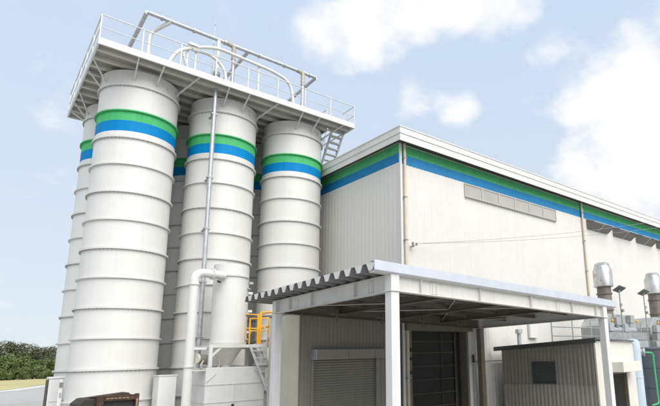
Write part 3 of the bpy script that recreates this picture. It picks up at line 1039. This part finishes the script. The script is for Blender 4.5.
# zinc flashing along the front edge
b = MB()
vs = []
for x in (RX0 - .02, RX1 + .03):
    o = ch(x)
    for (yy, zz) in ((RY0 + .12, RZ + .235), (RY0 - .12, RZ + .225), (RY0 - .13, RZ - .01), (RY0 - .10, RZ - .035), (RY0 - .09, RZ + .2), (RY0 + .12, RZ + .215)):
        vs.append((x, yy, zz + o))
fs = [(i, (i + 1) % 6, (i + 1) % 6 + 6, i + 6) for i in range(6)] + [(5, 4, 3, 2, 1, 0), (6, 7, 8, 9, 10, 11)]
b.add(vs, fs).build('edge_flashing', 'flashing', cn)
vs = [(x, yy, zz + ch(x)) for x in (RX0 + .02, RX1 - .02) for zz in (RZ - .05, RZ - .012) for yy in (RY0 - .085, RY0 + .16)]
MB().add(vs, [(0, 1, 3, 2), (4, 6, 7, 5), (0, 4, 5, 1), (2, 3, 7, 6), (0, 2, 6, 4), (1, 5, 7, 3)]).build('edge_rail', 'canopy_beam', cn)

# ------------------------------------------------------------------ hut
HX0, HX1, HY0, HY1 = 18.5, 21.66, 10.9, 15.75
HZN, HZF = 3.22, 3.06
hu = thing('equipment_hut', ((HX0 + HX1) / 2, (HY0 + HY1) / 2, 0), 'small corrugated hut with dark roof trim, window and open doorway behind the canopy', 'hut')
sw = MB()
WY0, WY1, WZ0, WZ1 = 12.82, 14.04, 1.52, 2.46
LEN = HY1 - HY0
zt = lambda d: HZN + (HZF - HZN) * d / LEN
LAP = 1.50
sw.corrugated((HX0, HY0, 0), (0, 1, 0), (-1, 0, 0), WY0 - HY0, LAP, lambda d: zt(d), .2, .045)
sw.corrugated((HX0, WY1, 0), (0, 1, 0), (-1, 0, 0), HY1 - WY1, LAP, lambda d: zt(d + WY1 - HY0), .2, .045)
sw.corrugated((HX0, WY0, 0), (0, 1, 0), (-1, 0, 0), WY1 - WY0, WZ1, lambda d: zt(d + WY0 - HY0), .2, .045)
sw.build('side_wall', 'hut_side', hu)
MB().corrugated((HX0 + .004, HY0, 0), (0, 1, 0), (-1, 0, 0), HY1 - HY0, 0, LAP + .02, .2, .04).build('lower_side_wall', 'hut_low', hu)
MB().box(HX0 - .055, HX0 - .047, HY0 + .02, HY1, 1.495, 1.515).build('sheet_lap', 'hut_side', hu)
wn = MB().box(HX0 - .06, HX0 + .04, WY0, WY0 + .05, WZ0, WZ1).box(HX0 - .06, HX0 + .04, WY1 - .05, WY1, WZ0, WZ1) \
    .box(HX0 - .06, HX0 + .04, WY0 + .051, WY1 - .051, WZ0, WZ0 + .05).box(HX0 - .06, HX0 + .04, WY0 + .051, WY1 - .051, WZ1 - .05, WZ1).build('window', 'hut_trim', hu)
for k in range(12):
    zz = WZ0 + .075 + k * .071
    MB().beam((HX0 + .0, WY0 + .052, zz), (HX0 + .0, WY1 - .052, zz), .014, .064, (-0.35, 0, 1)).build('louvre_blade', 'hut_window', wn)
MB().box(HX0 + .05, HX0 + .06, WY0, WY1, WZ0, WZ1).build('window_backing', 'black', wn)
DX0_, DX1_, DZ_ = 19.62, 20.85, 1.93
MB().corrugated((HX0, HY0, 0), (1, 0, 0), (0, -1, 0), DX0_ - HX0, 0, DZ_, .22, .005) \
    .corrugated((DX1_, HY0, 0), (1, 0, 0), (0, -1, 0), HX1 - DX1_, 0, DZ_, .22, .005) \
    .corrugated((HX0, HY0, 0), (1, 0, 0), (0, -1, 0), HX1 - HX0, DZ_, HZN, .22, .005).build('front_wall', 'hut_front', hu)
MB().box(HX1 - .03, HX1, HY0 + .01, HY1, 0, HZF).build('far_wall', 'hut_front', hu)
MB().box(HX0 + .05, HX1 - .04, HY1 - .04, HY1, 0, HZF - .02).build('rear_wall', 'hut_side', hu)
MB().box(HX0 - .05, HX0 + .02, HY0 - .05, HY0 + .02, 0, HZN).build('corner_trim', 'hut_front', hu)
dw = MB().box(DX0_, DX0_ + .06, HY0 - .03, HY0 + .1, 0, DZ_).box(DX1_ - .06, DX1_, HY0 - .03, HY0 + .1, 0, DZ_) \
    .box(DX0_ + .061, DX1_ - .061, HY0 - .03, HY0 + .1, DZ_ - .06, DZ_).build('doorway', 'door_frame', hu)
MB().box(DX0_ - .3, DX1_ + .3, HY0 + 1.3, HY0 + 1.35, 0, 2.6).build('inner_partition', 'dark_door', dw)
MB().box(DX0_ + .06, DX1_ - .06, HY0 + 1.0, HY0 + 1.25, 0, 1.05).build('inner_cabinet', 'rail_dark', dw)
MB().box(20.1, 20.14, HY0 + 1.24, HY0 + 1.29, 1.2, 1.7).build('hanging_cable', 'bolt', dw)
MB().box(DX0_ + .0, DX1_ + .32, HY0 - .55, HY0 - .022, 1.95, 2.36).build('door_hood', 'hut_front', hu, bevel=.01)
rr = MB()
MB().add([(HX0 - .12, HY0 - .12, HZN + .05), (HX1 + .1, HY0 - .12, HZN - .02), (HX1 + .1, HY1 + .1, HZF - .02), (HX0 - .12, HY1 + .1, HZF + .05)],
         [(0, 1, 2, 3)]).build('roof', 'roofsheet', hu)
x = HX0 + .02
while x < HX1 + .0:
    zz = HZN + .05 - .07 * (x - HX0) / (HX1 - HX0)
    MB().prism([(x, HY0 - .12, zz + .004), (x + .09, HY0 - .12, zz + .004), (x + .07, HY0 - .12, zz + .055), (x + .02, HY0 - .12, zz + .055)], (0, 4.9, HZF - HZN)) \
        .build('roof_rib', 'roofsheet', hu)
    x += .2
vs = []
for yy, z0 in ((HY0 - .16, HZN - .07), (HY1 + .35, HZF - .07)):
    for zz in (z0, z0 + .19):
        for x in (HX0 - .20, HX0 - .125):
            vs.append((x, yy, zz))
MB().add(vs, [(0, 1, 3, 2), (4, 6, 7, 5), (0, 4, 5, 1), (2, 3, 7, 6), (0, 2, 6, 4), (1, 5, 7, 3)]).build('roof_trim', 'hut_trim', hu)
fp = MB().tube([(19.45, 15.45, 3.0), (19.45, 15.45, 3.78)], .10, 12).build('vent_flue', 'galv', hu, smooth=True)
MB().tube([(19.45, 15.45, 3.79), (19.45, 15.45, 3.98)], .17, 12).build('flue_cap', 'galv', fp, smooth=True)
for k, y in enumerate((11.6, 13.4)):
    pass

# guard rail behind the hut
gr = thing('guard_rail', (22, 13.2, 3.2), 'grey pipe guard rail standing behind the hut roof', 'guard rail')
for x in (18.95, 20.6, 22.2, 25.2, 27.4, 29.6):
    MB().tube([(x, 13.2, 0 if x > 22.4 else 3.1), (x, 13.2, 4.35)], .03, 8).build('rail_post', 'galv_dark', gr, smooth=True)
for z in (3.95, 3.55):
    MB().tube([(18.95, 13.2, z), (29.6, 13.2, z)], .025, 8).build('rail', 'galv_dark', gr, smooth=True)

# ------------------------------------------------------------------ plant right of the hut


def genset(x0, x1, y0, y1, lab, variant):
    g = thing('generator_housing', ((x0 + x1) / 2, (y0 + y1) / 2, 0), lab, 'generator', 'generator housings')
    MB().box(x0, x1, y0, y1, 0, 3.35).build('housing', 'machine', g, bevel=.03)
    sil = MB()
    sil.prism([(x0 + .3, y0 + .4, 3.36), (x1 - .6, y0 + .4, 3.36), (x1 - 1.0, y0 + .4, 4.7), (x0 + .9, y0 + .4, 4.7), (x0 + .3, y0 + .4, 4.1)], (0, 1.3, 0))
    sil.build('silencer', 'machine', g, bevel=.04)
    MB().box(x0 + .1, x1 - .1, y0 - .02, y0 + .3, 3.36, 3.75).build('cable_tray', 'galv_dark', g)
    for k in range(5):
        xx = x0 + .2 + k * (x1 - x0 - .5) / 5
        MB().box(xx, xx + .3, y0 - .06, y0 - .002, 1.0 + .3 * (k % 2), 2.6).build('louvre', 'slate', g)
    MB().tube([(x0 + .7, y0 + .35, 3.9), (x1 - .8, y0 + .35, 3.9)], .16, 12).build('pipe', 'galv', g, smooth=True)
    for k, (xx, zz) in enumerate(((x0 + .5, 4.0), (x0 + 1.2, 4.3), (x0 + 2.0, 3.98), (x0 + 2.7, 4.45))):
        MB().box(xx, xx + .42, y0 + .12, y0 + .39, zz - .2, zz + .22).build('valve_box', 'machine' if k % 2 else 'galv', g, bevel=.02)
    for xx in (x0 + .9, x1 - .7):
        MB().lathe([(.05, 4.30), (.06, 4.32), (.05, 4.40), (.02, 4.43)], xx, y0 + .2, 10).build('beacon', 'yellow', g, smooth=True)
        MB().tube([(xx, y0 + .2, 3.4), (xx, y0 + .2, 4.30)], .02, 6).build('beacon_post', 'galv_dark', g)
    return g


genset(23.0, 27.2, 12.75, 15.6, 'grey generator housing with pipes behind the hut, under the first exhaust stack', 0)
genset(28.2, 32.6, 12.75, 15.6, 'grey generator housing at the right edge, under the second exhaust stack', 1)


def stack(x, y, lab):
    s = thing('exhaust_stack', (x, y, 0), lab, 'exhaust stack', 'exhaust stacks')
    MB().lathe([(.36, 3.3), (.36, 6.12)], x, y, 32).build('flue', 'flue', s, smooth=True)
    for z in (5.75, 4.9):
        MB().lathe([(.36, z), (.41, z), (.41, z + .07), (.36, z + .07)], x, y, 32).build('flue_band', 'flue', s, smooth=True, angle=30)
    c = MB().lathe([(.40, 6.12), (.50, 6.16), (.50, 7.00), (.39, 7.26), (.37, 7.26)], x, y, 36).build('cap', 'cap', s, smooth=True, angle=30)
    MB().lathe([(.385, 7.27), (.385, 7.36), (.30, 7.42), (.05, 7.45)], x, y, 32).build('cap_lid', 'cap', c, smooth=True, angle=30)
    MB().lathe([(.36, 7.2), (.36, 7.27)], x, y, 24).build('cap_neck', 'flue', c, smooth=True)
    return s


stack(24.35, 13.5, 'exhaust stack with rust-stained steel cap just right of the canopy corner')
stack(30.25, 13.5, 'exhaust stack with rust-stained steel cap cut by the right edge')


def lamp(x, y, lab):
    s = thing('solar_lamp', (x, y, 0), lab, 'lamp', 'solar lamps on poles')
    MB().tube([(x, y, 0), (x, y, 5.95)], .035, 8).build('pole', 'galv_dark', s, smooth=True)
    MB().beam((x - .34, y - .02, 6.05), (x + .34, y - .02, 5.97), .46, .045, (0, .55, 1)).build('panel', 'solar', s)
    MB().box(x - .05, x + .05, y - .05, y + .05, 5.86, 5.98).build('panel_mount', 'galv_dark', s)
    MB().box(x - .17, x - .04, y - .14, y - .04, 5.1, 5.24).build('lamp_head', 'galv', s)
    MB().box(x - .02, x + .12, y - .12, y - .04, 4.8, 4.95).build('battery_box', 'galv_dark', s)


lamp(24.9, 12.95, 'thin pole with tilted solar panel just right of the first exhaust stack')
lamp(27.65, 12.95, 'thin pole with tilted solar panel between the two exhaust stacks')

t = thing('pale_blue_tank', (22.12, 11.15, 0), 'slender pale blue cylindrical tank standing against the hut', 'tank')
MB().lathe([(.34, 0), (.34, 3.08), (.31, 3.22), (.2, 3.30), (.02, 3.33)], 22.12, 11.15, 28).build('shell', 'paleblue', t, smooth=True)
MB().tube([(22.36, 11.05, 2.72), (22.48, 10.84, 2.72)], .15, 14).build('manhole', 'machine', t, smooth=True)
MB().tube([(22.48, 10.84, 2.72), (22.51, 10.79, 2.72)], .19, 14).build('manhole_cover', 'galv', t, smooth=True)
for z in (.4, 1.6):
    MB().lathe([(.34, z), (.352, z), (.352, z + .05), (.34, z + .05)], 22.12, 11.15, 28).build('band', 'paleblue', t, smooth=True)

t = thing('slate_tank', (28.2, 11.6, 0), 'large slate blue-grey tank at the right edge behind the green pipe', 'tank')
MB().lathe([(1.75, 0), (1.75, 2.9), (1.70, 2.96)], 26.6, 12.0 - .3, 56).build('shell', 'slate', t, smooth=True, angle=30)
for z in (1.0, 1.95, 2.84):
    MB().lathe([(1.75, z), (1.775, z), (1.775, z + .035), (1.75, z + .035)], 26.6, 11.7, 56).build('hoop', 'slate', t, smooth=True, angle=30)
MB().box(24.95, 25.25, 10.75, 10.85, 1.25, 1.31).build('handle', 'galv', t)
MB().tube([(25.3, 10.75, 1.28), (25.3, 10.45, 1.28), (25.6, 10.3, 1.28)], .04, 8).build('outlet_pipe', 'galv', t, smooth=True)

t = thing('green_pipe', (23.1, 10.6, 0), 'bright green water pipe bending down in front of the slate tank', 'pipe')
MB().tube(fillet([(22.75, 11.0, 2.72), (23.15, 10.72, 2.68), (23.15, 10.70, .45), (22.5, 10.7, .42)], .12), .038, 10).build('pipe', 'greenpipe', t, smooth=True)
for z in (2.5, 1.4):
    MB().tube([(23.15, 10.71, z), (23.15, 10.71, z + .08)], .052, 10).build('coupling', 'greenpipe', t, smooth=True)

# ------------------------------------------------------------------ dust collector
DCX, DCY, DR = 7.28, 19.75, .62
dc = thing('dust_collector', (DCX, DCY, 0), 'white dust collector cylinder with conical hopper standing before the middle silo', 'dust collector')
MB().lathe([(DR, 3.55), (DR, 6.02)], DCX, DCY, 48, cap=False).build('cylinder', 'silo', dc, smooth=True)
MB().lathe([(DR, 6.09), (DR, 6.50), (.05, 6.58)], DCX, DCY, 48, cap=False).build('head', 'silo', dc, smooth=True, angle=30)
MB().lathe([(DR, 6.02), (DR + .05, 6.02), (DR + .05, 6.09), (DR, 6.09)], DCX, DCY, 48, cap=False).build('head_flange', 'flange', dc, smooth=True, angle=30)
MB().lathe([(DR + .06, 3.46), (DR + .06, 3.55), (DR, 3.55)], DCX, DCY, 48, cap=False).build('skirt_flange', 'flange', dc, smooth=True, angle=30)
MB().lathe([(DR, 3.45), (.16, 2.72), (.16, 2.66)], DCX, DCY, 48, cap=False).build('hopper', 'platform', dc, smooth=True, angle=30)
FX0, FX1, FY0, FY1 = 6.35, 8.72, 18.92, 20.6
for y in (FY0, FY1):
    MB().box(FX0, FX1, y - .05, y + .05, 3.34, 3.45).build('frame_beam', 'steel_white', dc, bevel=.006)
for x in (FX0 + .05, 8.38):
    MB().box(x - .05, x + .05, FY0 + .051, FY1 - .051, 3.34, 3.45).build('frame_beam', 'steel_white', dc, bevel=.006)
MB().box(8.0, FX1, FY0 + .052, FY1 - .052, 3.45, 3.48).build('landing', 'platform', dc)
for x in (FX0 + .06, 8.40):
    for y in (FY0, FY1):
        MB().box(x - .06, x + .06, y - .06, y + .06, 2.66, 3.338).build('leg', 'steel_white', dc, bevel=.006)
for a, b2 in (((FX0 + .1, FY0, 3.05), (FX0 + .42, FY0, 3.36)), ((8.38, FY0, 3.05), (8.06, FY0, 3.36))):
    MB().beam(a, b2, .06, .08).build('gusset', 'steel_white', dc)
for z in (3.9, 4.7, 5.4, 5.8):
    MB().box(DCX + DR - .02, DCX + DR + .14, DCY - .35, DCY - .25, z, z + .09).build('side_nozzle', 'galv_dark' if z > 5.5 else 'flange', dc)
MB().tube([(6.57, 19.06, 5.76), (6.7, 19.2, 5.76)], .04, 10).build('gauge', 'black', dc, smooth=True)
for (a0, b0) in ((-70, 4.0), (-85, 4.0)):
    pass

bs = thing('receiver_bin', (7.4, 19.75, 0), 'white steel bin carrying the dust collector', 'bin')
MB().box(6.28, 8.42, 18.86, 20.7, 0, 2.655).build('body', 'steel_white', bs, bevel=.02)
for z in (2.06, 1.45, .8):
    MB().box(6.262, 8.438, 18.842, 20.72, z - .012, z + .012).build('seam', 'platform', bs)
for x in (7.3,):
    MB().box(x - .01, x + .01, 18.846, 18.858, .82, 2.04).build('joint', 'platform', bs)
for a, b2 in (((6.3, 2.15), (6.62, 2.45)), ((8.0, 2.5), (8.38, 2.2))):
    MB().beam((a[0], 18.85, a[1]), (b2[0], 18.85, b2[1]), .02, .03).build('brace_strip', 'platform', bs)
MB().tube([(7.25, 18.855, 1.32), (7.25, 18.80, 1.32)], .05, 8).build('knob', 'black', bs, smooth=True)

rv = thing('rotary_valve', (6.1, 19.0, 0), 'small pale rotary blower with black hose on a frame left of the hopper', 'blower')
MB().box(5.78, 6.26, 18.88, 18.93, 3.28, 3.36).build('frame', 'steel_white', rv)
MB().box(5.78, 5.84, 18.88, 18.94, 2.60, 3.279).build('frame_post', 'steel_white', rv)
MB().box(5.76, 6.27, 18.86, 19.6, 2.545, 2.598).build('shelf', 'platform', rv)
MB().box(5.78, 5.84, 18.88, 18.94, 0, 2.543).build('frame_post', 'steel_white', rv)
MB().tube([(6.0, 19.1, 2.98), (6.5, 19.3, 2.92)], .17, 16).build('blower_body', 'shutter_box', rv, smooth=True)
MB().tube([(5.96, 19.08, 2.98), (6.02, 19.11, 2.98)], .19, 16).build('blower_cover', 'hut_front', rv, smooth=True)
MB().tube(fillet([(6.22, 19.0, 2.9), (6.12, 18.96, 2.75), (6.15, 18.96, 2.64), (6.3, 19.0, 2.6)], .1), .028, 8).build('hose', 'wear', rv, smooth=True)
MB().tube(fillet([(6.75, 19.0, 2.95), (6.78, 18.98, 2.72), (6.7, 19.0, 2.62)], .1), .024, 8).build('hose', 'wear', rv, smooth=True)

dp = thing('air_duct', (5.72, 19.0, 0), 'thick white air duct rising and bending into the dust collector', 'duct')
MB().tube(fillet([(5.74, 19.0, 0), (5.74, 19.0, 6.02), (6.45, 19.15, 6.02)], .42, 9), .155, 22).build('duct_pipe', 'silo', dp, smooth=True)
MB().tube([(6.40, 19.14, 6.02), (6.85, 19.25, 6.02)], .155, 20).build('inlet_stub', 'silo', dp, smooth=True)
MB().tube([(6.36, 19.13, 6.02), (6.43, 19.145, 6.02)], .205, 22).build('flange', 'flange', dp, smooth=True)
for z in (2.68, 5.55, .9):
    MB().tube([(5.74, 19.0, z), (5.74, 19.0, z + .05)], .19, 22).build('flange', 'flange', dp, smooth=True)

# yellow guard on the landing
yg = thing('yellow_guard', (8.4, 19.6, 3.48), 'yellow safety railing on the dust collector landing', 'railing')
ypts = [(8.12, 18.98), (8.68, 18.98), (8.68, 20.2), (8.12, 20.2)]
for (x, y), h in zip(ypts, (1.12, 1.24, 1.24, 1.12)):
    MB().tube([(x, y, 3.48), (x, y, 3.48 + h)], .028, 8).build('rail_post', 'yellow', yg, smooth=True)
MB().tube([(7.96, 19.35, 3.48), (7.96, 19.35, 4.45)], .028, 8).build('rail_post', 'yellow', yg, smooth=True)
MB().tube([(8.22, 19.0, 3.48), (8.22, 19.0, 4.68)], .045, 8).build('gate_post', 'yellow', yg, smooth=True)
for z in (4.70, 4.14):
    MB().tube([(8.68, 18.98, z), (8.68, 20.2, z), (8.12, 20.2, z)], .025, 8).build('rail', 'yellow', yg)
    MB().tube([(8.22, 18.98, z), (8.68, 18.98, z)], .025, 8).build('rail', 'yellow', yg)
for z in (4.45, 3.98):
    MB().tube([(7.96, 19.35, z), (8.22, 19.0, z)], .025, 8).build('rail', 'yellow', yg)
    MB().tube([(8.22, 19.0, z), (8.5, 18.9, z)], .025, 8).build('rail', 'yellow', yg)
MB().tube([(8.5, 18.9, 3.48), (8.5, 18.9, 4.46)], .022, 8).build('rail_post', 'yellow', yg)

# steel stair from the landing to the ground
ls = thing('steel_stair', (8.8, 18.8, 0), 'steep galvanised steel stair beside the dust collector', 'stair')
la, lb = Vector((7.76, 18.76, 3.40)), Vector((9.22, 18.70, 0.0))
off = Vector((0.46, 0.08, 0))
for o in (Vector((0, 0, 0)), off):
    MB().beam(la + o, lb + o, .04, .085).build('stringer', 'stair', ls)
for k in range(13):
    p = la.lerp(lb, (k + .7) / 13.2)
    MB().beam(p + off * .04, p + off * .96, .14, .045).build('tread', 'stair', ls)
MB().tube([la + off + Vector((.08, 0, .75)), lb + off + Vector((.08, 0, .75))], .02, 8).build('handrail', 'steel_white', ls, smooth=True)
for t_ in (.1, .5, .9):
    p = la.lerp(lb, t_) + off + Vector((.05, 0, 0))
    MB().tube([p, p + Vector((.02, 0, .75))], .016, 6).build('rail_post', 'steel_white', ls)

# ------------------------------------------------------------------ small things at the silo feet
bx = thing('valve_cabinet', (5.6, 21.1, 0), 'plain white steel cabinet between the left and middle front silos', 'cabinet')
MB().box(5.32, 5.92, 20.85, 21.6, 0, 2.40).build('body', 'white_cab', bx, bevel=.02)
MB().box(5.30, 5.94, 20.83, 21.62, 2.402, 2.44).build('lid', 'white_cab', bx)
MB().box(5.345, 5.365, 20.835, 20.848, 1.0, 1.2).build('handle', 'galv_dark', bx)

cb = thing('control_cabinet', (2.68, 24.1, 0), 'white control cabinet at the left foot of the silos', 'cabinet')
MB().box(2.44, 2.90, 24.0, 24.6, 0, 2.42).build('body', 'white_cab', cb, bevel=.03)
MB().box(2.40, 2.437, 24.02, 24.58, .7, 2.40).build('side_vent', 'rail_dark', cb, bevel=.012)
MB().box(2.42, 2.92, 23.98, 24.62, 2.422, 2.50).build('hood', 'white_cab', cb, bevel=.02)
MB().box(2.50, 2.84, 23.982, 23.998, 1.6, 1.62).build('door_seam', 'platform', cb)
jb = thing('junction_post', (2.78, 22.9, 0), 'narrow white post with a small switch box beside the leftmost silo', 'post')
MB().box(2.62, 2.74, 22.84, 22.96, 0, 2.40).build('post', 'white_cab', jb, bevel=.01)
MB().box(2.63, 2.73, 22.80, 22.838, 2.14, 2.30).build('switch_box', 'shutter_box', jb)
MB().box(2.66, 2.70, 22.80, 22.838, 1.8, 1.95).build('switch', 'galv_dark', jb)

# ------------------------------------------------------------------ rusty steel box in the foreground
RY = 11.0
rs = thing('rusty_steel_box', (1.95, RY + .5, 0), 'rusty dark steel box frame with an open front at the bottom left', 'steel box')
rx0, rx1, rt, rb = 1.84, 2.50, 2.24, 0.0
f = MB()
f.box(rx0, rx0 + .10, RY, RY + .10, rb, rt).build('frame_post', 'rust', rs, bevel=.008)
MB().box(rx1 - .06, rx1, RY, RY + .10, rb, rt + .01).build('frame_post', 'rust', rs, bevel=.008)
MB().box(rx0 + .101, rx1 - .061, RY, RY + .10, rt - .10, rt - .002).build('lintel', 'rust', rs, bevel=.008)
MB().box(rx0 + .101, rx1 - .061, RY + .012, RY + .10, .9, 1.0).build('lintel', 'rust', rs, bevel=.008)
MB().prism([(rx0 - .26, RY + .12, 0), (rx0 - .26, RY + .12, 2.10), (rx0 - .16, RY + .12, 2.19), (rx0 + .05, RY + .12, 2.20), (rx1 - .02, RY + .12, 2.21), (rx1 - .02, RY + .12, 0)],
           (0, .9, 0)).build('body', 'rust_dark', rs, bevel=.01)
MB().prism([(rx0 - .05, RY + .15, 2.215), (rx1 - .1, RY + .15, 2.225), (rx1 - .15, RY + .15, 2.27), (rx0 + .3, RY + .15, 2.25)], (0, .5, 0)).build('top_plate', 'rust', rs)
for k in range(6):
    x = rx0 + .135 + k * .062
    MB().box(x, x + .05, RY - .01, RY - .001, rt - .062, rt - .044).build('bolt', 'bolt', rs)
MB().box(rx1 - .05, rx1 - .02, RY - .012, RY - .001, rt - .26, rt - .08).build('hinge_pin', 'bolt', rs)
MB().box(rx0 + .102, rx1 - .062, RY + .09, RY + .118, 0, rt - .102).build('opening_dark_sheet', 'black', rs)  # black sheet painting the shade inside the open front
MB().box(rx0 - .18, rx0 - .02, RY + .09, RY + .119, 1.0, 2.1).build('side_panel', 'rust_dark', rs, bevel=.01)
